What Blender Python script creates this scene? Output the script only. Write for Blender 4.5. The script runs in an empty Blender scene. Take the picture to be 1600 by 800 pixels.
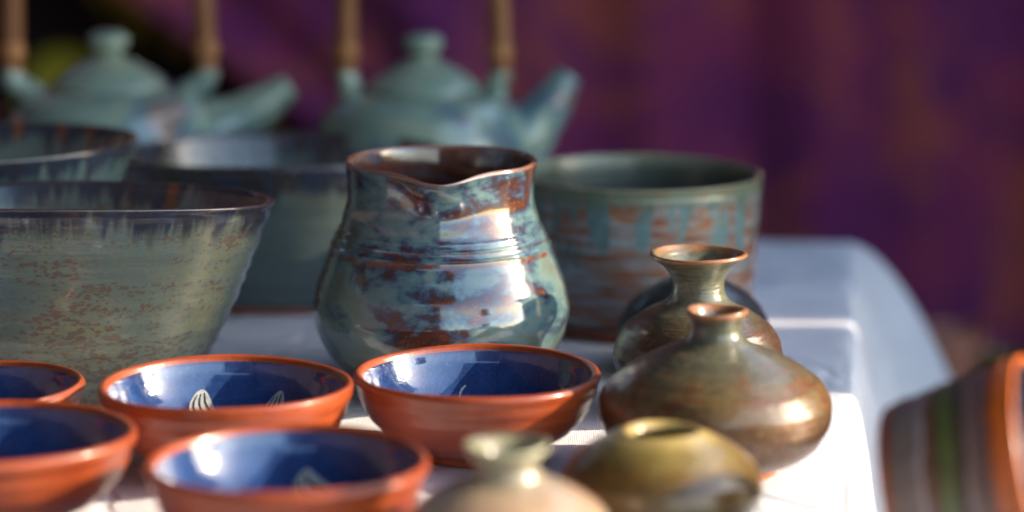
import bpy, math, random
import numpy as np
from mathutils import Vector, Matrix, noise as mnoise

# ------------------------------------------------------------------ scene, camera, light
sc = bpy.context.scene
col = sc.collection
R = math.radians
CAM_H = 0.39
cam_d = bpy.data.cameras.new('camera'); cam = bpy.data.objects.new('camera', cam_d); col.objects.link(cam)
cam.location = (0, 0, CAM_H); cam.rotation_euler = (R(90 - 10.45), 0, 0)
cam_d.sensor_width = 36; cam_d.lens = 101.25
cam_d.clip_start = 0.02; cam_d.clip_end = 3000
cam_d.dof.use_dof = True; cam_d.dof.focus_distance = 1.615; cam_d.dof.aperture_fstop = 2.5
sc.camera = cam

SUN_AZ, SUN_EL = 91.0, 23.0          # azimuth clockwise from +Y (view direction)
w = bpy.data.worlds.new('World'); sc.world = w; w.use_nodes = True
nt = w.node_tree; nt.nodes.clear()
sky = nt.nodes.new('ShaderNodeTexSky'); sky.sky_type = 'NISHITA'; sky.sun_disc = False
sky.sun_elevation = R(SUN_EL); sky.sun_rotation = R(SUN_AZ); sky.air_density = 1.0; sky.dust_density = 1.0
bg = nt.nodes.new('ShaderNodeBackground'); bg.inputs[1].default_value = 0.15
wo = nt.nodes.new('ShaderNodeOutputWorld')
nt.links.new(sky.outputs[0], bg.inputs[0]); nt.links.new(bg.outputs[0], wo.inputs[0])
sd = bpy.data.lights.new('sun', 'SUN'); sd.energy = 2.5; sd.angle = R(0.53); sd.color = (1.0, 0.83, 0.62)
sun = bpy.data.objects.new('sun', sd); col.objects.link(sun)
sdir = Vector((math.sin(R(SUN_AZ))*math.cos(R(SUN_EL)), math.cos(R(SUN_AZ))*math.cos(R(SUN_EL)), math.sin(R(SUN_EL))))
sun.rotation_euler = sdir.to_track_quat('Z', 'Y').to_euler(); sun.location = sdir*5
vs = sc.view_settings; vs.view_transform = 'Standard'; vs.look = 'None'; vs.gamma = 1.0; vs.use_curve_mapping = False
vs.exposure = 1.98
sc.cycles.use_denoising = True
try: sc.cycles.denoiser = 'OPENIMAGEDENOISE'
except Exception: pass
sc.cycles.max_bounces = 10; sc.cycles.diffuse_bounces = 5; sc.cycles.glossy_bounces = 5
sc.cycles.caustics_reflective = False; sc.cycles.caustics_refractive = False
sc.cycles.sample_clamp_indirect = 6

# ------------------------------------------------------------------ helpers: nodes
def lin(c):
    c = c/255.0
    return c/12.92 if c <= 0.04045 else ((c+0.055)/1.055)**2.4
def S(r, g, b): return (lin(r), lin(g), lin(b), 1.0)

class NB:
    def __init__(s, name):
        s.m = bpy.data.materials.new(name); s.m.use_nodes = True
        s.t = s.m.node_tree; s.t.nodes.clear()
        s.out = s.t.nodes.new('ShaderNodeOutputMaterial')
        s.b = s.t.nodes.new('ShaderNodeBsdfPrincipled'); s.t.links.new(s.b.outputs[0], s.out.inputs[0])
        tc = s.t.nodes.new('ShaderNodeTexCoord'); s.P = tc.outputs['Object']
    def put(s, sock, v):
        if isinstance(v, bpy.types.NodeSocket): s.t.links.new(v, sock)
        elif isinstance(v, (int, float)) and sock.type in ('RGBA',): sock.default_value = (v, v, v, 1)
        elif isinstance(v, (int, float)) and sock.type == 'VECTOR': sock.default_value = (v, v, v)
        else: sock.default_value = v
    def set(s, **k):
        for n, v in k.items(): s.put(s.b.inputs[n.replace('_', ' ')], v)
    def ma(s, op, a, b=0.0, c=0.0, clamp=False):
        n = s.t.nodes.new('ShaderNodeMath'); n.operation = op; n.use_clamp = clamp
        for i, v in enumerate((a, b, c)): s.put(n.inputs[i], v)
        return n.outputs[0]
    def vm(s, op, a, b):
        n = s.t.nodes.new('ShaderNodeVectorMath'); n.operation = op
        s.put(n.inputs[0], a)
        if op == 'SCALE': s.put(n.inputs[3], b); 
        else: s.put(n.inputs[1], b)
        return n.outputs[0]
    def noise(s, vec, scale=5, detail=4, rough=0.55, dist=0.0):
        n = s.t.nodes.new('ShaderNodeTexNoise')
        s.put(n.inputs['Vector'], vec); s.put(n.inputs['Scale'], scale); s.put(n.inputs['Detail'], detail)
        s.put(n.inputs['Roughness'], rough); s.put(n.inputs['Distortion'], dist)
        return n.outputs[0]
    def vor(s, vec, scale=5, feat='F1'):
        n = s.t.nodes.new('ShaderNodeTexVoronoi'); n.feature = feat
        s.put(n.inputs['Vector'], vec); s.put(n.inputs['Scale'], scale); return n.outputs['Distance']
    def ramp(s, f, stops, interp='LINEAR'):
        n = s.t.nodes.new('ShaderNodeValToRGB'); n.color_ramp.interpolation = interp
        e = n.color_ramp.elements
        while len(e) < len(stops): e.new(0.5)
        for i, (p, c) in enumerate(stops):
            e[i].position = p; e[i].color = c if not isinstance(c, (int, float)) else (c, c, c, 1)
        s.put(n.inputs[0], f); return n.outputs[0]
    def step(s, x, a, b):           # smooth map a..b -> 0..1
        n = s.t.nodes.new('ShaderNodeMapRange'); n.interpolation_type = 'SMOOTHSTEP'
        s.put(n.inputs[0], x); s.put(n.inputs[1], a); s.put(n.inputs[2], b); return n.outputs[0]
    def mix(s, f, a, b, mode='MIX'):
        n = s.t.nodes.new('ShaderNodeMix'); n.data_type = 'RGBA'; n.blend_type = mode
        s.put(n.inputs[0], f); s.put(n.inputs[6], a); s.put(n.inputs[7], b); return n.outputs[2]
    def attr(s, name):
        n = s.t.nodes.new('ShaderNodeAttribute'); n.attribute_name = name; return n.outputs['Fac']
    def sep(s, v):
        n = s.t.nodes.new('ShaderNodeSeparateXYZ'); s.put(n.inputs[0], v); return n.outputs
    def comb(s, x, y, z):
        n = s.t.nodes.new('ShaderNodeCombineXYZ')
        for i, v in enumerate((x, y, z)): s.put(n.inputs[i], v)
        return n.outputs[0]
    def around(s, k, kz):           # seamless coordinate: unit circle * k, height * kz
        x, y, z = s.sep(s.P)
        r = s.ma('MAXIMUM', s.ma('SQRT', s.ma('ADD', s.ma('MULTIPLY', x, x), s.ma('MULTIPLY', y, y))), 0.001)
        return s.comb(s.ma('MULTIPLY', s.ma('DIVIDE', x, r), k), s.ma('MULTIPLY', s.ma('DIVIDE', y, r), k), s.ma('MULTIPLY', z, kz))
    def bump(s, h, dist=0.001, strength=1.0, sock='Normal'):
        n = s.t.nodes.new('ShaderNodeBump'); s.put(n.inputs['Height'], h)
        n.inputs['Distance'].default_value = dist; n.inputs['Strength'].default_value = strength
        s.t.links.new(n.outputs[0], s.b.inputs[sock]); return n.outputs[0]
    def off(s, v): return s.vm('ADD', s.P, v)

# ------------------------------------------------------------------ helpers: objects
def tag(o, label=None, cat=None, group=None, kind=None):
    if label: o['label'] = label
    if cat: o['category'] = cat
    if group: o['group'] = group
    if kind: o['kind'] = kind
    return o
def thing(name, label, cat, loc=(0, 0, 0), rotz=0.0, group=None):
    o = bpy.data.objects.new(name, None); col.objects.link(o); o.empty_display_size = 0.02
    o.location = loc; o.rotation_euler = (0, 0, rotz)
    return tag(o, label, cat, group)
def link(name, me, mat, parent=None, smooth=True):
    o = bpy.data.objects.new(name, me); col.objects.link(o)
    if mat:
        for m in (mat if isinstance(mat, (list, tuple)) else [mat]): me.materials.append(m)
    if smooth: me.polygons.foreach_set('use_smooth', [True]*len(me.polygons))
    o.parent = parent
    return o
def mesh(name, v, f):
    me = bpy.data.meshes.new(name); me.from_pydata([tuple(p) for p in v], [], f); me.update(); return me

def spline(ctrl, sub=7):
    """centripetal Catmull-Rom through (r, z) points; returns points and the index of each control point"""
    P = [np.array(c[:2], float) for c in ctrl]
    P = [2*P[0]-P[1]] + P + [2*P[-1]-P[-2]]
    out, idx = [], []
    for i in range(1, len(P)-2):
        p0, p1, p2, p3 = P[i-1:i+3]
        t0 = 0.0; t1 = t0+max(1e-6, np.linalg.norm(p1-p0))**.5; t2 = t1+max(1e-6, np.linalg.norm(p2-p1))**.5; t3 = t2+max(1e-6, np.linalg.norm(p3-p2))**.5
        idx.append(len(out))
        for k in range(sub):
            t = t1+(t2-t1)*k/sub
            a1 = (t1-t)/(t1-t0)*p0+(t-t0)/(t1-t0)*p1; a2 = (t2-t)/(t2-t1)*p1+(t-t1)/(t2-t1)*p2; a3 = (t3-t)/(t3-t2)*p2+(t-t2)/(t3-t2)*p3
            b1 = (t2-t)/(t2-t0)*a1+(t-t0)/(t2-t0)*a2; b2 = (t3-t)/(t3-t1)*a2+(t-t1)/(t3-t1)*a3
            out.append((t2-t)/(t2-t1)*b1+(t-t1)/(t2-t1)*b2)
    idx.append(len(out)); out.append(P[-2])
    a = np.array(out); a[:, 0] = np.maximum(a[:, 0], 0.02)
    return a, idx

def lathe(parent, ctrl, mats, seed=0, NS=144, wob=0.006, ridge=0.0, ridge_n=9, deform=None, sub=7, zref=None):
    """ctrl: (r cm, z cm[, part name]) from the foot up the outside, over the lip and down the inside.
    Each part becomes a mesh of its own; shared custom normals keep the seams smooth."""
    rnd = random.Random(seed)
    prof, idx = spline(ctrl, sub)
    prof = prof/100.0
    zmax = prof[:, 1].max() if zref is None else zref/100.0
    itop = int(prof[:, 1].argmax())
    th = np.linspace(0, 2*math.pi, NS, endpoint=False)
    ph = [rnd.uniform(0, 6.28) for _ in range(6)]
    n = len(prof)
    V = np.zeros((n, NS, 3))
    for i, (r, z) in enumerate(prof):
        rid = ridge*math.sin(z/zmax*ridge_n*2*math.pi + ph[3] + 1.3*math.sin(z*140+ph[4]))*min(1, z/0.01) if ridge and i < itop-4 else 0
        rr = (r+rid*min(1, r/.02))*(1+wob*np.cos(2*th+ph[0])+wob*.6*np.cos(3*th+ph[1]+z*12)+wob*.35*np.cos(5*th+ph[2]-z*25))
        zz = z+np.zeros(NS)+0.12*wob*max(0, z-.01)/zmax*np.cos(2*th+ph[5])*.8
        x, y = rr*np.cos(th), rr*np.sin(th)
        if deform is not None: x, y, zz = deform(th, x, y, zz, z, zmax-z, i > itop)
        V[i, :, 0], V[i, :, 1], V[i, :, 2] = x, y, zz
    di = np.gradient(V, axis=0)
    dj = np.roll(V, -1, 1)-np.roll(V, 1, 1)
    Nn = np.cross(dj, di); L = np.linalg.norm(Nn, axis=2, keepdims=True); Nn = Nn/np.maximum(L, 1e-12)
    Nn[-1] = (0, 0, 1)
    if prof[0, 0] < 0.002: Nn[0] = (0, 0, -1)
    cuts = [(idx[k], c[2]) for k, c in enumerate(ctrl) if len(c) > 2]
    if not cuts or cuts[0][0] != 0: cuts = [(0, 'body')]+cuts
    objs = {}
    for k, (i0, nm) in enumerate(cuts):
        i1 = cuts[k+1][0] if k+1 < len(cuts) else n-1
        vv = V[i0:i1+1].reshape(-1, 3)
        ff = [(a*NS+j, a*NS+(j+1) % NS, (a+1)*NS+(j+1) % NS, (a+1)*NS+j) for a in range(i1-i0) for j in range(NS)]
        me = mesh(nm, vv, ff)
        at = me.attributes.new('below', 'FLOAT', 'POINT')
        at.data.foreach_set('value', np.repeat(zmax-prof[i0:i1+1, 1], NS).astype(np.float32))
        at = me.attributes.new('inside', 'FLOAT', 'POINT')
        at.data.foreach_set('value', np.repeat((np.arange(i0, i1+1) >= itop).astype(np.float32), NS))
        o = link(nm, me, mats[nm], parent)
        me.normals_split_custom_set_from_vertices(Nn[i0:i1+1].reshape(-1, 3).tolist())
        objs[nm] = o
    return objs, prof, itop

def tube(name, pts, rad, mat, parent, seg=20, sub=6, caps=True):
    P = [Vector(p) for p in pts]; n = len(P)
    full = []
    Q = [2*P[0]-P[1]]+P+[2*P[-1]-P[-2]]
    for i in range(1, n):
        for k in range(sub):
            t = k/sub; a, b, c, d = Q[i-1:i+3]
            p = 0.5*((2*b)+(c-a)*t+(2*a-5*b+4*c-d)*t*t+(3*b-a-3*c+d)*t**3)
            full.append((p, rad[i-1]+(rad[i]-rad[i-1])*(t*t*(3-2*t))))
    full.append((P[-1], rad[-1]))
    v, f = [], []
    nrm = None
    for i, (p, r) in enumerate(full):
        t = (full[min(i+1, len(full)-1)][0]-full[max(i-1, 0)][0]).normalized()
        if nrm is None: nrm = t.orthogonal().normalized()
        nrm = (nrm-t*nrm.dot(t)).normalized(); bn = t.cross(nrm)
        for j in range(seg):
            a = 2*math.pi*j/seg; v.append(p+(nrm*math.cos(a)+bn*math.sin(a))*r)
    for i in range(len(full)-1):
        for j in range(seg):
            f.append((i*seg+j, i*seg+(j+1) % seg, (i+1)*seg+(j+1) % seg, (i+1)*seg+j))
    if caps:
        f.append(tuple(reversed(range(seg)))); f.append(tuple((len(full)-1)*seg+j for j in range(seg)))
    return link(name, mesh(name, v, f), mat, parent)

def box(name, lo, hi, mat, parent=None, bev=0.0):
    import bmesh
    bm = bmesh.new(); bmesh.ops.create_cube(bm, size=1)
    for q in bm.verts:
        q.co = [lo[i]+(hi[i]-lo[i])*(q.co[i]+.5) for i in range(3)]
    if bev: bmesh.ops.bevel(bm, geom=bm.edges[:], offset=bev, segments=2, affect='EDGES')
    me = bpy.data.meshes.new(name); bm.to_mesh(me); bm.free()
    return link(name, me, mat, parent, smooth=False)

# ------------------------------------------------------------------ materials
M = {}
def finish(b, color, rough=0.12, coat=0.6, bump=None, bd=0.0006, bs=0.5, spec=0.5, coat_r=0.04, coat_i=1.5):
    b.set(Base_Color=color, Roughness=rough, Coat_Weight=coat, Coat_Roughness=coat_r, Coat_IOR=coat_i, Specular_IOR_Level=spec)
    if bump is not None: b.bump(bump, bd, bs)
    return b.m

def mat_jug():
    b = NB('jug_glaze'); P = b.vm('MULTIPLY', b.P, (1, 1, 1.5))
    big = b.noise(b.off((1.3, .4, .2)), 11, 2, .5)
    n = b.ma('ADD', b.ma('MULTIPLY', b.noise(b.vm('MULTIPLY', b.P, (1, 1, 1.9)), 30, 5, .6, .35), .62), b.ma('MULTIPLY', big, .38))
    n2 = b.noise(b.off((3, 1, 2)), 85, 5, .62)
    bel = b.attr('below')
    z = b.sep(b.P)[2]
    # the iron-rich clay breaks through on the ridge, the lip and in patches
    f = b.ma('ADD', n, b.ma('MULTIPLY', b.ma('SUBTRACT', n2, .5), .22))
    f = b.ma('SUBTRACT', f, b.ma('MULTIPLY', b.step(bel, .050, .006), .075))
    f = b.ma('ADD', f, b.ma('MULTIPLY', b.step(z, .055, .012), .05))
    c = b.ramp(f, [(0, S(72, 40, 28)), (.37, S(90, 52, 36)), (.405, S(68, 46, 46)), (.438, S(62, 72, 92)),
                   (.475, S(84, 112, 118)), (.53, S(108, 130, 126)), (.60, S(106, 116, 104)), (1, S(88, 94, 80))])
    rg = b.ma('MULTIPLY', b.step(b.ma('ABSOLUTE', b.ma('SUBTRACT', z, .0838)), .0022, .0006), b.step(n2, .36, .52))
    c = b.mix(rg, c, S(112, 62, 42))
    rg2 = b.ma('MULTIPLY', b.step(b.ma('ABSOLUTE', b.ma('SUBTRACT', z, .0905)), .0013, .0004), b.step(b.noise(b.around(1.2, 0), 2.2, 3), .46, .56))
    c = b.mix(b.ma('MULTIPLY', rg2, .7), c, S(74, 48, 60))
    lipm = b.step(bel, .0028, .0008)
    c = b.mix(b.ma('MULTIPLY', lipm, .75), c, S(148, 104, 84))
    sp = b.step(b.noise(b.P, 900, 2, .5), .58, .70)
    rust = b.step(f, .41, .36)
    c = b.mix(b.ma('MULTIPLY', b.ma('MULTIPLY', sp, rust), .55), c, S(176, 128, 84))
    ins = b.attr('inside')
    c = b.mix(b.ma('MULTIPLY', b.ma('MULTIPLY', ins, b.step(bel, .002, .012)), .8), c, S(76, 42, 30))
    h = b.ma('ADD', b.ma('MULTIPLY', n, .9), b.ma('MULTIPLY', b.noise(b.P, 300, 3), .10))
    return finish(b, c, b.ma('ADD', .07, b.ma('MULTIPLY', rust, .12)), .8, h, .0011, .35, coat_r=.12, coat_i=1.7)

def drip_mask(b, bel, length, var, k=5.5, seed=0.0, soft=.0055):
    a = b.vm('ADD', b.around(k, 3.0), (seed, seed*.7, 0))
    n = b.noise(a, 1.6, 1.5, .55)
    fine = b.noise(b.vm('ADD', b.around(k*3.2, 26.0), (seed, 3, 1)), 1.7, 1.5, .6)
    edge = b.ma('ADD', length, b.ma('ADD', b.ma('MULTIPLY', b.ma('SUBTRACT', n, .42), var), b.ma('MULTIPLY', b.ma('SUBTRACT', fine, .5), var*.42)))
    return b.step(b.ma('SUBTRACT', edge, bel), -soft, soft)

def mat_teal_bowl(name, base1, base2, warm, rimc, length=.010, var=.045, speck=1.0, inside_dark=True, seed=0.0):
    b = NB(name); bel = b.attr('below'); ins = b.attr('inside')
    P = b.vm('ADD', b.P, (seed, seed, 0))
    st = b.vm('MULTIPLY', P, (1, 1, 7))
    n = b.noise(P, 16, 5, .6, .3); band = b.noise(st, 22, 4, .6)
    c = b.mix(b.step(n, .38, .66), base1, base2)
    c = b.mix(b.ma('MULTIPLY', b.step(b.noise(P, 9, 3), .5, .68), .75), c, warm)
    c = b.mix(b.ma('MULTIPLY', b.step(band, .40, .62), .28), c, S(92, 104, 96))
    sp = b.noise(b.vm('MULTIPLY', P, (1, 1, 1.7)), 210, 3, .6)
    vd = b.vor(b.vm('ADD', b.vm('MULTIPLY', P, (1, 1, 1.5)), b.vm('SCALE', b.comb(sp, n, band), .012)), 230)
    dens = b.ma('ADD', b.ma('MULTIPLY', band, .55), b.ma('MULTIPLY', n, .45))
    spm = b.step(vd, b.ma('MULTIPLY', b.ma('SUBTRACT', dens, .37), 2.7), b.ma('SUBTRACT', b.ma('MULTIPLY', b.ma('SUBTRACT', dens, .37), 2.7), .16))
    c = b.mix(b.ma('MULTIPLY', spm, .66*speck), c, S(102, 62, 44))
    sp2 = b.step(b.noise(P, 420, 3), .56, .74)
    c = b.mix(b.ma('MULTIPLY', sp2, .3), c, S(84, 74, 56))
    mo = b.noise(P, 330, 4, .7)
    c = b.mix(b.ma('MULTIPLY', b.step(mo, .40, .66), .45), c, S(84, 104, 108))
    c = b.mix(b.ma('MULTIPLY', b.step(mo, .46, .30), .4), c, S(120, 104, 70))
    d = drip_mask(b, bel, length, var, seed=seed, soft=.007)
    dc = b.mix(b.step(b.noise(b.around(7, 20), 2, 3), .42, .6), rimc, S(38, 46, 66))
    rustd = b.step(b.noise(b.vm('ADD', b.around(4, 2), (seed, 0, 9)), 1.8, 2), .60, .66)
    dc = b.mix(b.ma('MULTIPLY', rustd, b.ma('MULTIPLY', ins, .9)), dc, S(120, 62, 30))
    c = b.mix(b.ma('MULTIPLY', d, .93), c, dc)
    c = b.mix(b.ma('MULTIPLY', b.step(bel, .0022, .0006), .25), c, S(112, 90, 76))
    h = b.ma('ADD', b.ma('MULTIPLY', band, .6), b.ma('MULTIPLY', sp, .2))
    return finish(b, c, .2, .6, h, .0022, .7, coat_r=.12, coat_i=1.6)

def mat_streak_bowl():
    b = NB('streaked_bowl_glaze'); bel = b.attr('below'); ins = b.attr('inside')
    st = b.noise(b.vm('MULTIPLY', b.P, (1, 1, 9)), 26, 4, .6, .15)
    st2 = b.noise(b.vm('MULTIPLY', b.off((5, 2, 1)), (1, 1, 16)), 14, 3, .6)
    c = b.ramp(st, [(0, S(104, 56, 32)), (.40, S(146, 88, 58)), (.48, S(140, 112, 96)), (.56, S(146, 150, 152)), (1, S(164, 178, 184))])
    c = b.mix(b.ma('MULTIPLY', b.step(st2, .52, .66), .5), c, S(96, 66, 50))
    x_, y_, z_ = b.sep(b.P)
    ang = b.ma('ARCTAN2', y_, x_)
    cols = b.step(b.ma('ADD', b.ma('SINE', b.ma('ADD', b.ma('MULTIPLY', ang, 19), b.ma('MULTIPLY', b.noise(b.around(2.6, 6), 2.0, 2), 14))), b.ma('MULTIPLY', b.ma('SUBTRACT', b.noise(b.P, 70, 4, .65), .5), 2.6)), -.1, .55)
    ln = b.ma('ADD', .012, b.ma('MULTIPLY', b.noise(b.vm('ADD', b.around(5, 0), (2, 5, 1)), 1.5, 1), .075))
    d = b.ma('MULTIPLY', cols, b.step(b.ma('SUBTRACT', ln, bel), -.004, .004))
    tc = b.mix(b.step(b.noise(b.P, 40, 4), .4, .6), S(84, 110, 104), S(98, 134, 138))
    c = b.mix(b.ma('MULTIPLY', d, .9), c, tc)
    topb = b.step(bel, .015, .007)
    c = b.mix(b.ma('MULTIPLY', topb, .8), c, S(104, 116, 92))
    c = b.mix(b.step(b.sep(b.P)[2], .012, .006), c, S(84, 52, 36))
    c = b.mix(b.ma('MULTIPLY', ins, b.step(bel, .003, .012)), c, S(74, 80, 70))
    c = b.mix(b.ma('MULTIPLY', b.step(bel, .003, .001), .5), c, S(150, 140, 112))
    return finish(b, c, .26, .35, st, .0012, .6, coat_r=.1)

def mat_terracotta():
    b = NB('terracotta_slip')
    n = b.noise(b.P, 30, 5, .6); f = b.noise(b.P, 260, 3, .6)
    c = b.mix(b.step(n, .32, .68), S(134, 55, 24), S(158, 72, 34))
    c = b.mix(b.ma('MULTIPLY', b.step(f, .55, .75), .4), c, S(120, 46, 20))
    st = b.noise(b.vm('MULTIPLY', b.P, (1, 1, 14)), 30, 3)
    h = b.ma('ADD', b.ma('MULTIPLY', st, .5), b.ma('MULTIPLY', f, .25))
    return finish(b, c, b.ma('ADD', .26, b.ma('MULTIPLY', f, .2)), .4, h, .0012, .6, coat_r=.13)

def mat_blue():
    b = NB('cobalt_glaze')
    n = b.noise(b.P, 40, 5, .65); f = b.noise(b.P, 700, 3, .6); v = b.vor(b.P, 420)
    c = b.mix(b.step(n, .3, .7), S(28, 48, 92), S(42, 70, 118))
    c = b.mix(b.ma('MULTIPLY', b.step(f, .52, .78), .28), c, S(92, 118, 160))
    c = b.mix(b.ma('MULTIPLY', b.step(v, .20, .08), .8), c, S(24, 30, 62))
    bel = b.attr('below')
    e = b.step(bel, .006, .0022)
    c = b.mix(b.ma('MULTIPLY', e, .6), c, S(66, 50, 74))
    h = b.ma('ADD', n, b.ma('MULTIPLY', b.noise(b.P, 190, 3), .25))
    return finish(b, c, .09, 1.0, h, .0011, .5, coat_r=.03, coat_i=1.6)

def mat_vase(name, neck, shoulder, mid, low, zs, speck=.6, seed=0.0, metal=0.5, rust=S(106, 62, 36), lip=S(160, 104, 64)):
    """zs: heights (m) of the low/mid and mid/shoulder and shoulder/neck borders"""
    b = NB(name); bel = b.attr('below'); z = b.sep(b.P)[2]
    P = b.vm('ADD', b.P, (seed, seed*1.3, seed))
    n = b.noise(b.vm('MULTIPLY', P, (1, 1, 2.5)), 26, 5, .62, .4)
    zz = b.ma('ADD', z, b.ma('MULTIPLY', b.ma('SUBTRACT', n, .5), .018))
    br = b.noise(b.vm('MULTIPLY', P, (1, 1, 14)), 34, 4, .6)
    c = b.mix(b.step(zz, zs[0]-.006, zs[0]+.006), low, mid)
    c = b.mix(b.step(zz, zs[1]-.006, zs[1]+.006), c, shoulder)
    c = b.mix(b.step(zz, zs[2]-.006, zs[2]+.006), c, neck)
    rs = b.step(b.ma('ADD', b.noise(b.vm('MULTIPLY', P, (1, 1, 2)), 75, 4, .6), b.ma('MULTIPLY', b.ma('SUBTRACT', br, .5), .5)), .49, .63)
    inmid = b.ma('MULTIPLY', b.step(zz, zs[0]-.004, zs[0]+.002), b.step(zz, zs[2]+.002, zs[1]-.004))
    c = b.mix(b.ma('MULTIPLY', rs, b.ma('MULTIPLY', inmid, speck)), c, rust)
    c = b.mix(b.ma('MULTIPLY', b.step(br, .52, .66), .35), c, mid)
    c = b.mix(b.ma('MULTIPLY', b.step(n, .55, .75), .3), c, S(70, 62, 48))
    mo = b.noise(P, 280, 5, .72)
    c = b.mix(b.ma('MULTIPLY', b.step(mo, .48, .68), .5), c, S(58, 46, 34))
    c = b.mix(b.ma('MULTIPLY', b.step(mo, .46, .30), .4), c, S(150, 132, 90))
    lm = b.ma('MULTIPLY', b.step(bel, .0055, .0012), b.step(n, .34, .5))
    c = b.mix(b.ma('MULTIPLY', lm, .85), c, lip)
    h = b.ma('ADD', b.ma('MULTIPLY', br, .6), b.ma('MULTIPLY', b.noise(P, 160, 3), .25))
    b.set(Metallic=b.ma('MULTIPLY', b.step(zz, zs[0]+.003, zs[0]-.004), metal))
    rr = b.ma('ADD', b.ma('ADD', .14, b.ma('ADD', b.ma('MULTIPLY', br, .2), b.ma('MULTIPLY', mo, .16))), b.ma('MULTIPLY', b.step(zz, zs[0]+.003, zs[0]-.004), .18))
    return finish(b, c, rr, .6, h, .0020, .7, coat_r=.19, coat_i=1.6)

def mat_teapot(seed):
    b = NB('teapot_glaze'); P = b.vm('ADD', b.P, (seed, seed, seed))
    n = b.noise(P, 15, 5, .6, .5)
    c = b.ramp(n, [(0, S(116, 88, 76)), (.36, S(124, 112, 104)), (.41, S(88, 116, 132)), (.47, S(122, 148, 138)), (.62, S(142, 158, 138)), (1, S(130, 140, 120))])
    return finish(b, c, .16, .5, n, .001, .4, coat_r=.08)

def plain(name, c1, c2, scale=40, rough=.5, stretch=(1, 1, 1), bump=.4, bd=.001, coat=0.0, **k):
    b = NB(name); n = b.noise(b.vm('MULTIPLY', b.P, stretch), scale, 5, .6)
    c = b.mix(b.step(n, .35, .65), c1, c2)
    b.set(**k)
    return finish(b, c, rough, coat, n, bd, bump)

def mat_cloth():
    b = NB('white_linen')
    x, y, z = b.sep(b.P)
    wx = b.ma('SINE', b.ma('MULTIPLY', x, 5200)); wy = b.ma('SINE', b.ma('MULTIPLY', y, 5200))
    wv = b.ma('ADD', wx, wy)
    n = b.noise(b.P, 14, 5, .6); f = b.noise(b.P, 500, 2)
    c = b.mix(b.step(n, .3, .7), S(206, 210, 220), S(220, 222, 228))
    c = b.mix(b.ma('MULTIPLY', b.step(f, .5, .8), .25), c, S(188, 190, 196))
    b.set(Sheen_Weight=.15, Sheen_Roughness=.5)
    cr = b.ma('ABSOLUTE', b.ma('SUBTRACT', b.noise(b.vm('MULTIPLY', b.P, (1, .55, 1)), 9, 3, .5, .8), .5))
    h = b.ma('ADD', b.ma('ADD', b.ma('MULTIPLY', n, 2.2), b.ma('MULTIPLY', b.step(cr, .0, .06), .9)), b.ma('ADD', b.ma('MULTIPLY', f, .25), b.ma('MULTIPLY', wv, .03)))
    return finish(b, c, .85, 0, h, .003, .55, spec=.2)

def mat_batik():
    b = NB('purple_batik')
    n = b.noise(b.P, 5.5, 4, .6, .9); n2 = b.noise(b.off((4, 0, 7)), 5.2, 4, .55, .5); n3 = b.noise(b.P, 3.1, 2)
    c = b.mix(b.step(n2, .38, .62), S(122, 46, 108), S(158, 60, 102))
    m = b.ma('MULTIPLY', b.step(n, .42, .62), b.step(n3, .28, .48))
    c = b.mix(b.ma('MULTIPLY', m, .85), c, S(184, 92, 80))
    c = b.mix(b.ma('MULTIPLY', b.step(b.noise(b.off((9, 9, 9)), 6, 3), .54, .66), .5), c, S(84, 34, 100))
    b.set(Sheen_Weight=.2)
    return finish(b, c, .8, 0, b.noise(b.P, 900, 2), .0008, .4, spec=.25)

def mat_dark_print():
    b = NB('dark_leaf_print')
    n = b.vor(b.vm('ADD', b.P, b.vm('SCALE', b.comb(b.noise(b.P, 12), b.noise(b.off((3, 3, 3)), 12), 0), .03)), 7.0)
    c = b.mix(b.step(n, .44, .34), S(34, 28, 30), S(190, 186, 60))
    c = b.mix(b.step(b.noise(b.P, 4.2), .30, .42), S(30, 24, 28), c)
    return finish(b, c, .85, 0, spec=.2)

def mat_banded():
    b = NB('banded_pot_slip'); z = b.sep(b.P)[2]
    n = b.noise(b.vm('MULTIPLY', b.P, (1, 1, 8)), 60, 4, .6)
    g = b.noise(b.P, 120, 4, .6)
    zz = b.ma('DIVIDE', b.ma('ADD', z, b.ma('MULTIPLY', b.ma('SUBTRACT', b.noise(b.vm('MULTIPLY', b.P, (1, 1, .4)), 45, 5, .65), .5), .009)), .068)
    c = b.ramp(zz, [(0, S(150, 84, 60)), (.09, S(152, 86, 60)), (.11, S(110, 94, 86)), (.30, S(130, 112, 102)), (.335, S(164, 158, 156)),
                    (.355, S(116, 72, 52)), (.43, S(92, 66, 50)), (.46, S(88, 100, 52)), (.55, S(92, 104, 54)), (.58, S(64, 44, 42)),
                    (.63, S(70, 48, 44)), (.655, S(160, 142, 132)), (.675, S(112, 86, 80)), (.80, S(100, 70, 62)), (.83, S(196, 92, 24)), (1, S(204, 98, 30))])
    c = b.mix(b.ma('MULTIPLY', b.step(g, .5, .7), .4), c, S(74, 54, 48))
    return finish(b, c, .34, .25, b.ma('ADD', n, g), .0012, .6, coat_r=.15)

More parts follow.
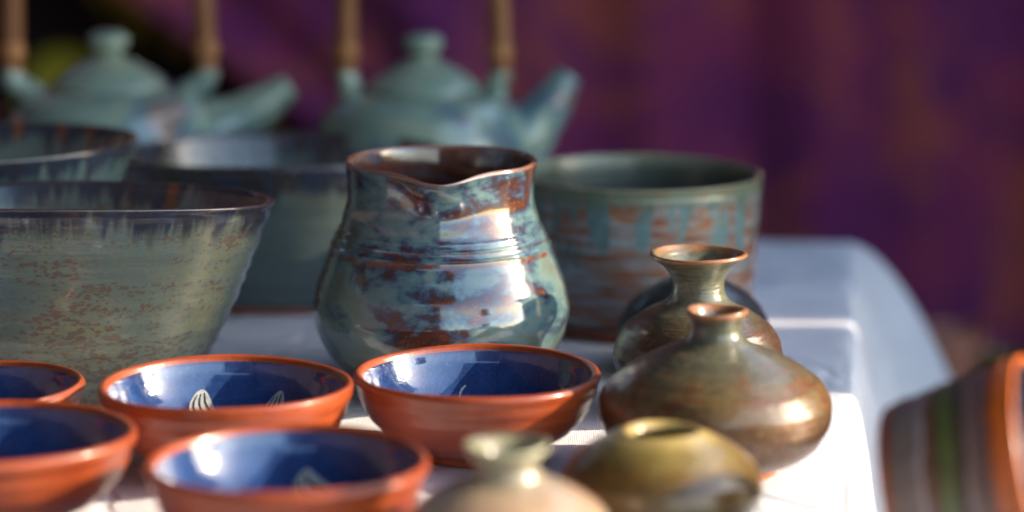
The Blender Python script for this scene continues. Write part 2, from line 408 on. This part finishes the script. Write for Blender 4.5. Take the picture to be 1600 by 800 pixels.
M['jug'] = mat_jug()
M['bowlA'] = mat_teal_bowl('oval_bowl_glaze', S(96, 106, 98), S(112, 118, 104), S(140, 134, 94), S(40, 38, 50), length=.010, var=.040)
M['bowlB'] = mat_teal_bowl('deep_bowl_glaze', S(70, 88, 88), S(84, 100, 94), S(98, 96, 76), S(40, 32, 32), length=.016, var=.035, speck=.5, seed=2.3)
M['bowlC'] = mat_teal_bowl('flared_bowl_glaze', S(100, 124, 118), S(118, 140, 128), S(128, 140, 124), S(44, 40, 52), length=.010, var=.05, speck=.4, seed=5.7)
M['bowlD'] = mat_streak_bowl()
M['clay'] = mat_terracotta(); M['blue'] = mat_blue()
M['white_slip'] = plain('cream_slip', S(176, 176, 166), S(150, 154, 152), 300, .2, coat=.6)
M['dark_slip'] = plain('dark_brush_line', S(28, 30, 44), S(38, 40, 56), 300, .2, coat=.6)
M['foot'] = plain('bare_clay', S(178, 98, 62), S(150, 78, 48), 180, .75)
M['v2'] = mat_vase('squat_vase_glaze', S(96, 100, 84), S(88, 86, 68), S(106, 86, 54), S(98, 72, 54), (.038, .055, .068), .9, 1.1, .75)
M['v1'] = mat_vase('flared_vase_glaze', S(104, 106, 86), S(84, 74, 54), S(66, 48, 36), S(70, 72, 66), (.030, .050, .058), .5, 3.4, .25)
M['v0'] = mat_vase('dark_vase_glaze', S(54, 62, 60), S(52, 62, 66), S(46, 60, 68), S(50, 52, 50), (.018, .040, .055), .3, 6.1, .2, rust=S(86, 60, 50))
M['v3'] = mat_vase('olive_vase_glaze', S(146, 128, 76), S(138, 120, 66), S(98, 76, 38), S(84, 58, 34), (.012, .044, .056), .35, 8.3, .1, rust=S(134, 88, 36), lip=S(184, 160, 96))
M['v4'] = mat_vase('pale_bottle_glaze', S(136, 130, 108), S(172, 144, 118), S(180, 146, 118), S(150, 108, 84), (.012, .035, .054), .25, 4.9, .1, rust=S(160, 128, 96), lip=S(166, 168, 130))
M['tp'] = mat_teapot(0.0); M['tp2'] = mat_teapot(3.7)
M['bamboo'] = plain('bamboo_cane', S(150, 100, 58), S(124, 78, 44), 60, .45, (1, 1, .2), coat=.2)
M['bamboo_dark'] = plain('bamboo_joint', S(176, 122, 72), S(140, 90, 52), 90, .5)
M['cloth'] = mat_cloth(); M['batik'] = mat_batik(); M['print'] = mat_dark_print()
M['drape'] = plain('dark_canvas', S(74, 60, 66), S(60, 50, 58), 12, .9)
M['ground'] = plain('trodden_earth', S(104, 96, 82), S(84, 80, 66), 3, .95)
M['wood'] = plain('dark_stained_wood', S(70, 46, 36), S(48, 32, 27), 14, .5, (1, 9, 9))
M['legwood'] = plain('pale_wood', S(150, 116, 78), S(130, 98, 64), 14, .6, (9, 9, 1))
M['banded'] = mat_banded()
M['banded_in'] = plain('grey_blue_slip', S(96, 108, 122), S(82, 92, 104), 90, .3, coat=.3)
M['red_pot'] = plain('red_clay', S(140, 58, 36), S(116, 46, 30), 40, .35, coat=.3)
M['tan_pot'] = plain('pinkish_clay', S(190, 128, 108), S(170, 108, 90), 40, .4, coat=.2)
M['yellow_pot'] = plain('yellow_green_glaze', S(122, 112, 56), S(100, 92, 46), 40, .25, coat=.4)

# ------------------------------------------------------------------ the setting
GZ = -0.76
me = mesh('ground', [(-60, -60, GZ), (60, -60, GZ), (60, 60, GZ), (-60, 60, GZ)], [(0, 1, 2, 3)])
tag(link('ground', me, M['ground'], smooth=False), kind='structure')

def drape(name, p0, p1, z0, z1, mat, amp=.03, waves=6.0, seed=0, nx=160, nz=40, top=None):
    """a hanging cloth from p0 to p1 (xy), with soft vertical folds that open towards the hem"""
    p0, p1 = Vector(p0), Vector(p1); d = p1-p0; nrm = Vector((-d.y, d.x)).normalized()
    v, f = [], []
    for j in range(nz+1):
        b = j/nz
        for i in range(nx+1):
            a = i/nx
            s0, s1 = (z0, z1) if top is None else (z0, top(a))
            z = s0+(s1-s0)*b
            ph = a*waves*2*math.pi
            k = amp*(math.sin(ph+1.7*math.sin(a*9+seed))*.6+.4*math.sin(2.3*ph+seed+z*3))*(1-.45*b)
            k += amp*.9*mnoise.noise(Vector((a*6+seed, z*2.4, seed)))
            q = p0+d*a+nrm*k
            v.append((q.x, q.y, z))
    for j in range(nz):
        for i in range(nx):
            f.append((j*(nx+1)+i, j*(nx+1)+i+1, (j+1)*(nx+1)+i+1, (j+1)*(nx+1)+i))
    return link(name, mesh(name, v, f), mat)

# unseen cloths added overhead and at the sides to block sun and sky
cz = 1.35
cv, cf = [], []
for j in range(25):
    for i in range(25):
        x = -1.6+i/24*2.2; y = -0.8+j/24*4.45
        cv.append((x, y, cz+.05*math.sin(i/24*math.pi)*math.sin(j/24*math.pi)+.02*mnoise.noise(Vector((x*2, y*2, 0)))))
for j in range(24):
    for i in range(24):
        cf.append((j*25+i, j*25+i+1, (j+1)*25+i+1, (j+1)*25+i))
tag(link('added_canopy', mesh('added_canopy', cv, cf), M['drape']), kind='structure')
tag(drape('added_drape', (-1.5, 3.6), (-1.1, -1.0), GZ+.01, cz, M['drape'], .05, 9, 2), kind='structure')
tag(drape('added_drape', (-1.15, -1.05), (0.14, -1.35), GZ+.01, cz, M['drape'], .04, 4, 4), kind='structure')  # added behind the camera to bound the sky reflection on the jug
tag(drape('added_drape', (1.25, 1.655), (1.25, 1.855), GZ+.01, cz, M['drape'], .010, 2, 5), kind='structure')  # added to shade the far table; a gap beyond it lets sun through
tag(drape('added_drape', (1.25, 1.545), (1.25, 1.612), .60, cz, M['drape'], .006, 2, 6), kind='structure')  # added strip that keeps the sun off the oval bowl
tag(drape('added_drape', (1.25, 1.613), (1.25, 1.652), .685, cz, M['drape'], .004, 1, 7), kind='structure')  # added strip, shades the upper right of the oval bowl
tag(drape('added_drape', (1.25, 1.869), (1.25, 3.6), GZ+.01, cz, M['drape'], .025, 6, 5), kind='structure')  # added to shade the rear of the table

pb = drape('batik_hanging', (-0.46, 3.25), (1.25, 3.15), GZ+.02, 1.1, M['batik'], .034, 5.0, 3)
# its left edge is swept aside: the cloth is gathered along a slanting line
for q in pb.data.vertices:
    x, y, z = q.co
    lim = -0.425-(z-0.08)*1.36
    t = max(0.0, 1-(x+.46)/.5)
    q.co.x = x+t*max(-.3, min(.42, lim+.46))
tag(pb, 'purple batik cloth with rust blotches hanging behind the table', 'cloth')
db = drape('patterned_cloth', (-1.45, 3.5), (0.3, 3.5), GZ+.02, 1.1, M['print'], .02, 4.0, 8)
tag(db, 'dark cloth with yellow-green pattern behind the left teapot', 'cloth')

# ------------------------------------------------------------------ table and cloth
EA = R(6.4)
U = Vector((math.sin(EA), math.cos(EA))); W = Vector((math.cos(EA), -math.sin(EA)))
CORNER = Vector((0.258, 2.185))
TW, TD = 1.15, 1.25
def tab(a, b, z): p = CORNER+W*a+U*b; return (p.x, p.y, z)
tb = thing('table', 'trestle table hidden under the white cloth', 'table', (CORNER.x, CORNER.y, GZ), -EA)
def trans(o): return o
box('tabletop', (-TW+.004, -TD+.004, -GZ-.030), (-.004, -.004, -GZ-.004), M['legwood'], tb, .003)
for a in (-TW+.08, -.08):
    for b in (-TD+.08, -.08):
        box('leg', (a-.025, b-.025, 0.0), (a+.025, b+.025, -GZ-.030), M['legwood'], tb, .003)

def cloth_mesh():
    hang = .42
    def axis(n_top, L):
        xs = list(np.linspace(-L, -.05, n_top))+list(np.linspace(-.045, .06, 30))+list(np.linspace(.075, hang, 30))
        return [-L-hang, -L-.2, -L-.06, -L-.02]+xs
    A = axis(90, TW); B = axis(90, TD)
    v, f = [], []
    for b in B:
        for a in A:
            ca, cb = min(0, max(-TW, a)), min(0, max(-TD, b))
            oa, ob = a-ca, b-cb
            L = math.hypot(oa, ob)
            p = CORNER+W*ca+U*cb
            if L < 1e-6:
                n = mnoise.noise(Vector((p.x*7, p.y*5, 1)))*.0018+.0016*(1-abs(mnoise.noise(Vector((p.x*9+3, p.y*6, 4)))))**6
                # a long soft ruck in the cloth near the far right corner
                q = Vector((p.x-.215, p.y-1.90)); rr = math.hypot(q.x*1.15, q.y*.62)
                ang = math.atan2(q.y, q.x)
                ridge = .0055*math.exp(-((rr-.072)/.010)**2)*max(0, math.cos((ang-.6)/1.5))
                e = min(-a, -b)
                edge = -0.0012*math.exp(-max(0, e)/.006)
                v.append((p.x, p.y, -.0024+n+ridge+edge)); continue
            d = (W*oa+U*ob)/L
            corner = (oa*ob > 0)
            ca2 = abs(oa*ob)/(L*L)*2            # 1 on the diagonal
            # side: close to the table in front, fuller towards the back corner
            along = ca if abs(ob) > abs(oa) else cb
            full = 1.0 if corner else math.exp(along/.45)
            fold = .5+.5*math.sin(along*34+1.2+.8*math.sin(along*11))
            if p.y < 1.66 and not corner: full *= max(.12, 1-(1.66-p.y)/.14)
            out = (.004+.016*full)*(1-math.exp(-L/.045))+L*.34*full*(.02+.98*fold)+ca2*.032*(1-math.exp(-L/.10))
            drop = L-.35*out
            out = min(out, .11)
            soft = .008*(1-math.exp(-L/.008))
            z = -.0028-max(0, L-.004)*(drop/L)
            out += .0035*mnoise.noise(Vector((p.x*9, p.y*9, 7)))*min(1, L/.02)
            q = p+d*(soft*.5+out)
            v.append((q.x, q.y, z+.003*mnoise.noise(Vector((q.x*14, q.y*14, z*9)))*min(1, L/.05)))
    na = len(A)
    for j in range(len(B)-1):
        for i in range(na-1):
            f.append((j*na+i, j*na+i+1, (j+1)*na+i+1, (j+1)*na+i))
    return mesh('tablecloth', v, f)
tag(link('tablecloth', cloth_mesh(), M['cloth']), 'white tablecloth under the pottery, hanging over the table edge', 'tablecloth')

# ------------------------------------------------------------------ blue and terracotta bowls
def motif(parent, prof, itop, cx, cy, ang, ln, wd, stroke=False):
    """a brushed leaf or a thin pale curved mark lying on the inside of the bowl"""
    from mathutils.bvhtree import BVHTree
    bt_ = BVHTree.FromPolygons([q.co[:] for q in parent.data.vertices], [tuple(p.vertices) for p in parent.data.polygons])
    v, f, mi = [], [], []
    NP, NQ = 56, 44
    ca, sa = math.cos(ang), math.sin(ang)
    for i in range(NP+1):
        p = i/NP
        wdt = wd*(max(0.0, 1-(2*p-1)**2)**.5 if not stroke else .5+.5*math.sin(math.pi*p))+.0001
        for j in range(NQ+1):
            q = (j/NQ-.5)*2
            x, y = (p-.5)*ln, q*wdt/2+(.35*wd*math.sin(p*2.6)*(4 if stroke else 1))
            X, Y = cx+x*ca-y*sa, cy+x*sa+y*ca
            hit = bt_.ray_cast(Vector((X, Y, .2)), Vector((0, 0, -1)))[0]
            d_ = Vector((X, Y)).normalized()
            v.append((hit.x-d_.x*.0003, hit.y-d_.y*.0003, hit.z+.0002))
    for i in range(NP):
        for j in range(NQ):
            a = i*(NQ+1)+j; f.append((a, a+1, a+NQ+2, a+NQ+1))
            q = (j+.5)/NQ-.5; p = (i+.5)/NP
            s = (q*3.6+1.1*(p-.5)**2*3+.35*math.sin(p*5)) % 1.0
            mi.append(1 if (not stroke and s < .40 and .1 < p < .93 and abs(q) < .44) else 0)
    me = mesh('leaf_or_stroke', v, f); o = link('leaf_or_stroke', me, [M['white_slip'], M['dark_slip']], parent)
    me.polygons.foreach_set('material_index', mi)
    return o
def orange_bowl(label, x, y, rz, seed, s=1.0, motifs=(), tilt=(0, 0)):
    t = thing('glazed_bowl', label, 'bowl', (x, y, 0.0), rz, 'terracotta bowls with blue glaze inside')
    t.scale = (s, s, s)
    t.rotation_euler = (tilt[0], tilt[1], rz)
    c = [(.3, .1, 'foot_ring'), (2.6, .0), (2.95, .05), (3.1, .35, 'clay_body'), (3.9, .75), (5.1, 1.5), (6.05, 2.6), (6.52, 3.8), (6.68, 4.4), (6.66, 4.64), (6.48, 4.74),
         (6.28, 4.66), (6.16, 4.42, 'glaze_lining'), (5.95, 3.7), (5.35, 2.6), (4.2, 1.6), (2.5, .95), (.02, .78)]
    rv = random.Random(seed*7)
    kr, kz = rv.uniform(.985, 1.015), rv.uniform(.97, 1.03)
    c = [(q[0]*(kr+(rv.uniform(-.008, .008) if 2 < i < 10 else 0)), q[1]*kz)+tuple(q[2:]) for i, q in enumerate(c)]
    o, prof, itop = lathe(t, c, {'foot_ring': M['foot'], 'clay_body': M['clay'], 'glaze_lining': M['blue']}, seed, wob=.009, ridge=.00035, ridge_n=6)
    for m in motifs: motif(o['glaze_lining'], prof, itop, *m)
    return t
PI = math.pi
orange_bowl('blue-lined terracotta bowl in front of the jug, right of the others', -.0189, 1.52, 0, 11, motifs=[(-.0085, .0500, 1.0, .008, .0011, True)])  # the mark inside is a thin pale hook
orange_bowl('blue-lined terracotta bowl with two leaf motifs, between oval bowl and front bowl', -.1520, 1.49, 0, 23, motifs=[(-.0130, .0462, PI/2+.45, .017, .014), (.0255, .0415, PI/2-.15, .017, .012)])
orange_bowl('blurred blue-lined terracotta bowl nearest the camera, with one leaf motif', -.1065, 1.325, 0, 37, 1.02, motifs=[(.0105, .0475, PI/2+.7, .019, .016)])
orange_bowl('blue-lined terracotta bowl cut by the left edge, the front one', -.2540, 1.385, 1, 41)
orange_bowl('blue-lined terracotta bowl cut by the left edge, the rear one below the oval bowl', -.2905, 1.515, 2, 53, .88)

# ------------------------------------------------------------------ jug
jug = thing('jug', 'mottled teal and rust glazed jug with pinched spout, centre of the table', 'jug', (-.0424, 1.69, 0))
def jug_def(th, x, y, zz, z, below, inside):
    k = max(0.0, 1-max(0, below)/.040)**1.5           # only near the lip
    k2 = max(0.0, 1-max(0, below)/.022)**1.3
    d = (th-1.5*math.pi-.02+math.pi) % (2*math.pi)-math.pi      # 0 towards the camera
    g = np.exp(-(d/.27)**2); sh = np.exp(-((np.abs(d)-.62)/.30)**2)
    r = np.hypot(x, y); nr = r+k*(.0090*g-.0012*sh)
    zz = zz+.004*min(1, z/.12)+k2*(-.0030*g+.0012*sh)-k2*.0012*np.cos(d)
    f = nr/r
    return x*f, y*f, zz
c = [(.3, .12, 'foot'), (4.5, .0), (4.85, .05), (5.0, .3, 'body'), (5.7, .9), (7.0, 2.3), (7.72, 4.2), (7.52, 5.8), (7.02, 7.2), (6.68, 8.0), (6.60, 8.3), (6.61, 8.42), (6.48, 8.52),
     (6.38, 8.75), (6.37, 8.9), (6.27, 9.0), (6.19, 9.2), (6.16, 9.32), (6.06, 9.42), (5.82, 10.1), (5.60, 11.0), (5.55, 11.9), (5.66, 12.7), (5.74, 13.05), (5.68, 13.2), (5.55, 13.24),
     (5.42, 13.15, 'interior'), (5.33, 12.7), (5.25, 11.4), (5.55, 9.8), (6.4, 7.6), (7.1, 5.0), (6.9, 3.2), (5.4, 1.3), (.02, .8)]
lathe(jug, c, {'foot': M['foot'], 'body': M['jug'], 'interior': M['jug']}, 5, NS=220, wob=.006, ridge=.0002, ridge_n=7, deform=jug_def)

# ------------------------------------------------------------------ large bowls
def oval(k, c2=0.0, c1=0.0, c0=0.0):
    def d(th, x, y, zz, z, below, inside): return x, y*k, zz+min(1, max(0, z/.11))*(c0-c1*np.sin(th)+c2*np.cos(2*th))
    return d
A = thing('oval_bowl', 'large oval green-grey bowl with dark dripping rim at the left edge', 'bowl', (-.2745, 1.665, 0))
c = [(.3, .12, 'foot'), (7.2, 0), (7.8, .05), (8.0, .35, 'body'), (8.7, 1.0), (10.1, 3.3), (11.5, 6.2), (12.72, 9.2), (13.45, 11.2), (13.62, 11.62), (13.55, 11.75), (13.35, 11.76),
     (13.15, 11.6, 'interior'), (12.9, 11.0), (11.75, 8.2), (9.7, 4.2), (6.2, 1.5), (.02, 1.0)]
lathe(A, c, {'foot': M['foot'], 'body': M['bowlA'], 'interior': M['bowlA']}, 61, NS=200, wob=.007, ridge=.0006, ridge_n=10, deform=oval(.64, -.0018, .0057, .0002))
B = thing('deep_bowl', 'deep dark teal bowl behind the jug and the oval bowl', 'bowl', (-.158, 1.97, 0))
c = [(.3, .12, 'foot'), (8.4, 0), (8.8, .05), (8.9, .4, 'body'), (9.3, 1.0), (10.0, 3.2), (10.8, 6.2), (11.4, 8.8), (11.7, 9.9), (11.65, 10.05), (11.45, 10.06),
     (11.3, 9.9, 'interior'), (11.0, 8.8), (10.3, 6.0), (9.2, 3.0), (7, 1.3), (.02, 1.0)]
lathe(B, c, {'foot': M['foot'], 'body': M['bowlB'], 'interior': M['bowlB']}, 67, wob=.008, ridge=.0006, ridge_n=8, deform=oval(.85, -.001, .002))
C = thing('flared_bowl', 'teal bowl with dark dripping rim behind the oval bowl, below left teapot', 'bowl', (-.347, 1.84, 0))
c = [(.3, .12, 'foot'), (4.6, 0), (5.0, .05), (5.1, .4, 'body'), (5.8, 1.0), (7.2, 4.0), (8.8, 8.0), (10.2, 11.6), (10.6, 12.5), (10.55, 12.7), (10.35, 12.72),
     (10.15, 12.5, 'interior'), (9.7, 11.5), (8.2, 7.5), (6.4, 3.6), (4, 1.4), (.02, 1.0)]
lathe(C, c, {'foot': M['foot'], 'body': M['bowlC'], 'interior': M['bowlC']}, 71, wob=.010, ridge=.0005, deform=oval(.85, 0))
D = thing('straight_bowl', 'straight-sided bowl with teal drips over brown streaks, behind the vases', 'bowl', (.0836, 1.885, 0))
c = [(.3, .12, 'foot'), (6.8, 0), (7.2, .05), (7.3, .35, 'body'), (7.55, .8), (7.75, 3), (7.95, 6), (8.12, 9), (8.18, 9.7), (8.13, 9.88), (7.98, 9.92),
     (7.82, 9.8, 'interior'), (7.7, 9.2), (7.5, 6), (7.2, 2.6), (6, 1.2), (.02, .9)]
lathe(D, c, {'foot': M['foot'], 'body': M['bowlD'], 'interior': M['bowlD']}, 73, wob=.005, ridge=.0005, ridge_n=11)

# ------------------------------------------------------------------ vases
def vase(name, label, x, y, c, m, seed, rz=0.0, cat='vase'):
    t = thing(name, label, cat, (x, y, 0), rz)
    lathe(t, c, {'foot': M['foot'], 'body': m, 'neck': m, 'rim': m, 'interior': m}, seed, wob=.006, ridge=.00022, ridge_n=9)
    return t
vase('squat_vase', 'squat vase with small flared neck and bronze sheen, largest of the vases', .1080, 1.487,
     [(.3, .1, 'foot'), (3.0, 0), (3.3, .05), (3.4, .4, 'body'), (4.3, .75), (5.3, 1.35), (6.0, 2.4), (6.22, 3.5), (5.9, 4.5), (4.75, 5.5), (3.1, 6.4), (1.85, 6.95), (1.42, 7.3, 'neck'), (1.30, 7.65), (1.38, 8.05),
      (1.6, 8.42, 'rim'), (1.66, 8.6), (1.58, 8.72), (1.42, 8.7), (1.28, 8.55, 'interior'), (1.1, 8.15), (1.0, 7.6), (1.4, 6.95), (3.4, 5.9), (5.4, 4.2), (5.4, 3), (3, 1.1), (.02, .8)], M['v2'], 81)
vase('flared_vase', 'vase with wide flared mouth, standing between squat vase and dark vase', .1076, 1.63,
     [(.3, .1, 'foot'), (2.8, 0), (3.1, .05), (3.2, .4, 'body'), (4.2, 1.3), (4.85, 2.8), (4.75, 3.9), (4.2, 4.85), (3.1, 5.65), (2.05, 6.2), (1.58, 6.7, 'neck'), (1.46, 7.2), (1.55, 7.7), (1.95, 8.3),
      (2.5, 8.75, 'rim'), (2.76, 8.98), (2.74, 9.12), (2.58, 9.14), (2.4, 8.95, 'interior'), (1.9, 8.4), (1.35, 7.8), (1.15, 7.2), (1.5, 6.1), (3.7, 4.4), (4.4, 3), (3, 1.1), (.02, .8)], M['v1'], 83, 1.2)
vase('dark_vase', 'dark low vase mostly hidden behind the flared vase', .112, 1.738,
     [(.3, .1, 'foot'), (2.8, 0), (3.1, .05), (3.2, .3, 'body'), (4.2, .95), (4.72, 2.1), (4.4, 3.4), (3.5, 4.5), (2.3, 5.25), (1.5, 5.65), (1.2, 5.95, 'neck'), (1.15, 6.2), (1.4, 6.5, 'rim'), (1.45, 6.62), (1.3, 6.68),
      (1.15, 6.55, 'interior'), (.95, 6.2), (1.0, 5.6), (2.8, 4.6), (4.2, 2.9), (4.0, 1.8), (2.5, .9), (.02, .7)], M['v0'], 89, 2)
vase('neckless_vase', 'olive yellow rounded vase without a neck, in front of the squat vase', .0730, 1.357,
     [(.3, .1, 'foot'), (2.5, 0), (2.8, .05), (2.9, .3, 'body'), (4.1, 1.0), (4.85, 2.3), (4.7, 3.4), (3.85, 4.35), (2.8, 5.0), (2.15, 5.3, 'rim'), (1.95, 5.4), (1.75, 5.4), (1.58, 5.28),
      (1.45, 5.0, 'interior'), (2.0, 4.9), (3.8, 3.3), (4.0, 2), (2.2, .9), (.02, .7)], M['v3'], 97, .6)
vase('bottle_vase', 'pale blurred bottle vase with thick lip at the front edge of the picture', -.0022, 1.262,
     [(.3, .1, 'foot'), (2.6, 0), (2.9, .05), (3.0, .3, 'body'), (4.2, 1.0), (4.85, 2.4), (4.55, 3.7), (3.65, 4.6), (2.5, 5.2), (1.7, 5.55), (1.42, 5.95, 'neck'), (1.42, 6.25), (1.62, 6.6), (1.86, 6.85, 'rim'), (1.94, 7.02), (1.85, 7.12), (1.65, 7.1),
      (1.45, 6.95, 'interior'), (1.1, 6.5), (1.05, 5.9), (2, 5), (4, 3.5), (4.2, 2), (2.2, .9), (.02, .7)], M['v4'], 101, 2.2)

# ------------------------------------------------------------------ teapots
def teapot(label, x, y, rz, s, m, seed, hw, tip=(.108, .137)):
    t = thing('teapot', label, 'teapot', (x, y, 0), rz, 'teapots with bamboo handles'); t.scale = (s, s, s)
    lathe(t, [(.3, .1, 'body'), (4.6, 0), (5.0, .1), (6.2, 1.0), (7.6, 3.8), (8.0, 6.8), (7.8, 9.4), (7.1, 11.1), (5.9, 12.0), (4.6, 12.35), (4.4, 12.4), (4.25, 12.2), (4.5, 11.6), (6.6, 10.0), (7.3, 6.4), (6.8, 3.6), (4.5, 1.1), (.02, .8)],
          {'body': m}, seed, NS=96, wob=.004, ridge=.0004)
    lo, _, _ = lathe(t, [(.3, 12.3, 'lid'), (3.8, 12.3), (4.35, 12.45), (4.4, 12.62), (3.9, 13.2), (2.9, 13.9), (1.8, 14.5), (1.1, 14.8), (.95, 15.0, 'knob'), (1.25, 15.3), (1.5, 15.8), (1.45, 16.3), (.9, 16.65), (.02, 16.7)],
          {'lid': m, 'knob': m}, seed+1, NS=72, wob=.004)
    lo['knob'].parent = lo['lid']
    tube('spout', [(.046, 0, .070), (.070, 0, .088), ((.070+tip[0])/2+.002, 0, (.088+tip[1])/2-.002), (tip[0], 0, tip[1])], [.036, .027, .0175, .0105], m, t)
    for sx in (-1, 1):
        tube('lug', [(sx*.050, 0, .112), (sx*.054, 0, .119), (sx*(hw+.001), 0, .128), (sx*(hw+.005), 0, .139)], [.009, .009, .009, .0085], m, t, caps=True)
    pts = []
    for k in range(13):
        a = PI*k/12
        pts.append((-(hw+.004)*math.cos(a)*(1 if True else 1), 0, .128+.16*math.sin(a)**.6 if 0 < k < 12 else .128))
    h = tube('bamboo_handle', pts, [.0082]*13, M['bamboo'], t, seg=16)
    for sx in (-1, 1):
        for zz in (.153,):
            p = Vector((sx*(hw+.0035), 0, zz)); d = Vector((0, 0, 1))
            tube('cane_joint', [p-d*.006, p-d*.002, p+d*.002, p+d*.006], [.0084, .0098, .0098, .0084], M['bamboo_dark'], h, seg=16)
    for k in (3, 6, 9):
        a, b = Vector(pts[k-1]), Vector(pts[k+1]); d = (b-a).normalized(); p = Vector(pts[k])
        tube('cane_joint', [p-d*.004, p, p+d*.004], [.0085, .0108, .0085], M['bamboo_dark'], h, seg=16)
    return t
teapot('green teapot with bamboo handle behind the jug', -.0655, 2.115, 0, 1.0, M['tp'], 111, .0535)
teapot('green teapot with bamboo handle at the far left behind the flared bowl', -.299, 2.13, 0.06, 1.0, M['tp2'], 127, .068, (.134, .126))

# ------------------------------------------------------------------ side table with the pot lying on it
sx0 = tab(.022, -.70, 0)
st = thing('side_table', 'dark wooden table top at the lower right, under the lying banded pot', 'table', (sx0[0], sx0[1], GZ), -EA)
TZ = -.0125
for k in range(4):
    box('plank', (.0+k*.105, -.62, -GZ+TZ-.022), (.103+k*.105, -.005, -GZ+TZ), M['wood'], st, .002)
for a in (.04, .38):
    for b in (-.58, -.04):
        box('leg', (a-.02, b-.02, 0), (a+.02, b+.02, -GZ+TZ-.022), M['wood'], st, .002)
pot = thing('banded_pot', 'pot with grey, green and orange bands lying on its side at the lower right', 'pot', (0, 0, 0))
lathe(pot, [(.3, .15, 'base'), (4.0, .1), (4.3, .15), (4.45, .4, 'body'), (4.7, 1.5), (5.15, 3.5), (5.55, 5.5), (5.72, 6.5, 'rim'), (5.74, 6.75), (5.62, 6.85), (5.45, 6.7, 'interior'), (5.2, 5.5), (4.8, 3.5), (4.3, 1.6), (3, .8), (.02, .7)],
      {'base': M['foot'], 'body': M['banded'], 'rim': M['banded'], 'interior': M['banded_in']}, 131, wob=.006, ridge=.0006, ridge_n=7)
ax = Vector((math.cos(R(13.0))*math.cos(R(-17)), math.cos(R(13.0))*math.sin(R(-17)), math.sin(R(13.0)))).normalized()
pot.rotation_euler = ax.to_track_quat('Z', 'Y').to_euler()
pot.location = (.181, 1.305, .0335)

# ------------------------------------------------------------------ small blurred things in the background
t = thing('clay_jar', 'red clay jar behind the left teapot at the left edge', 'jar', (-.412, 2.155, 0))
lathe(t, [(.3, .1, 'body'), (2.4, 0), (2.7, .1), (3.5, 2.5), (3.8, 5.5), (3.3, 8.2), (2.5, 9.6), (2.7, 10.4, 'rim'), (2.75, 10.6), (2.5, 10.6), (2.2, 9.8), (3, 8), (3.4, 5.5), (2.4, .9), (.02, .8)], {'body': M['red_pot'], 'rim': M['red_pot']}, 141, NS=64)
bt = thing('stool', 'low wooden stool behind the table corner', 'stool', (.44, 2.62, GZ))
SZ = -.235
box('seat', (-.12, -.12, -GZ+SZ-.03), (.12, .12, -GZ+SZ), M['wood'], bt, .003)
for a in (-.09, .09):
    for b in (-.09, .09):
        box('leg', (a-.015, b-.015, 0), (a+.015, b+.015, -GZ+SZ-.03), M['wood'], bt, .002)
t = thing('clay_cup', 'small pinkish clay cup just behind the table corner', 'cup', (.405, 2.60, SZ))
lathe(t, [(.3, .1, 'body'), (2.2, 0), (2.5, .1), (3.0, 2.5), (3.2, 5.5), (3.3, 7.6), (3.2, 7.7), (3.0, 7.5), (2.9, 5), (2.2, .9), (.02, .7)], {'body': M['tan_pot']}, 151, NS=64)
t = thing('yellow_cup', 'small yellow-green cup beside the pinkish clay cup', 'cup', (.452, 2.585, SZ))
lathe(t, [(.3, .1, 'body'), (2.0, 0), (2.3, .1), (2.9, 2.0), (3.0, 4.0), (3.1, 5.4), (3.0, 5.5), (2.8, 5.3), (2.6, 3), (2.0, .9), (.02, .7)], {'body': M['yellow_pot']}, 157, NS=64)
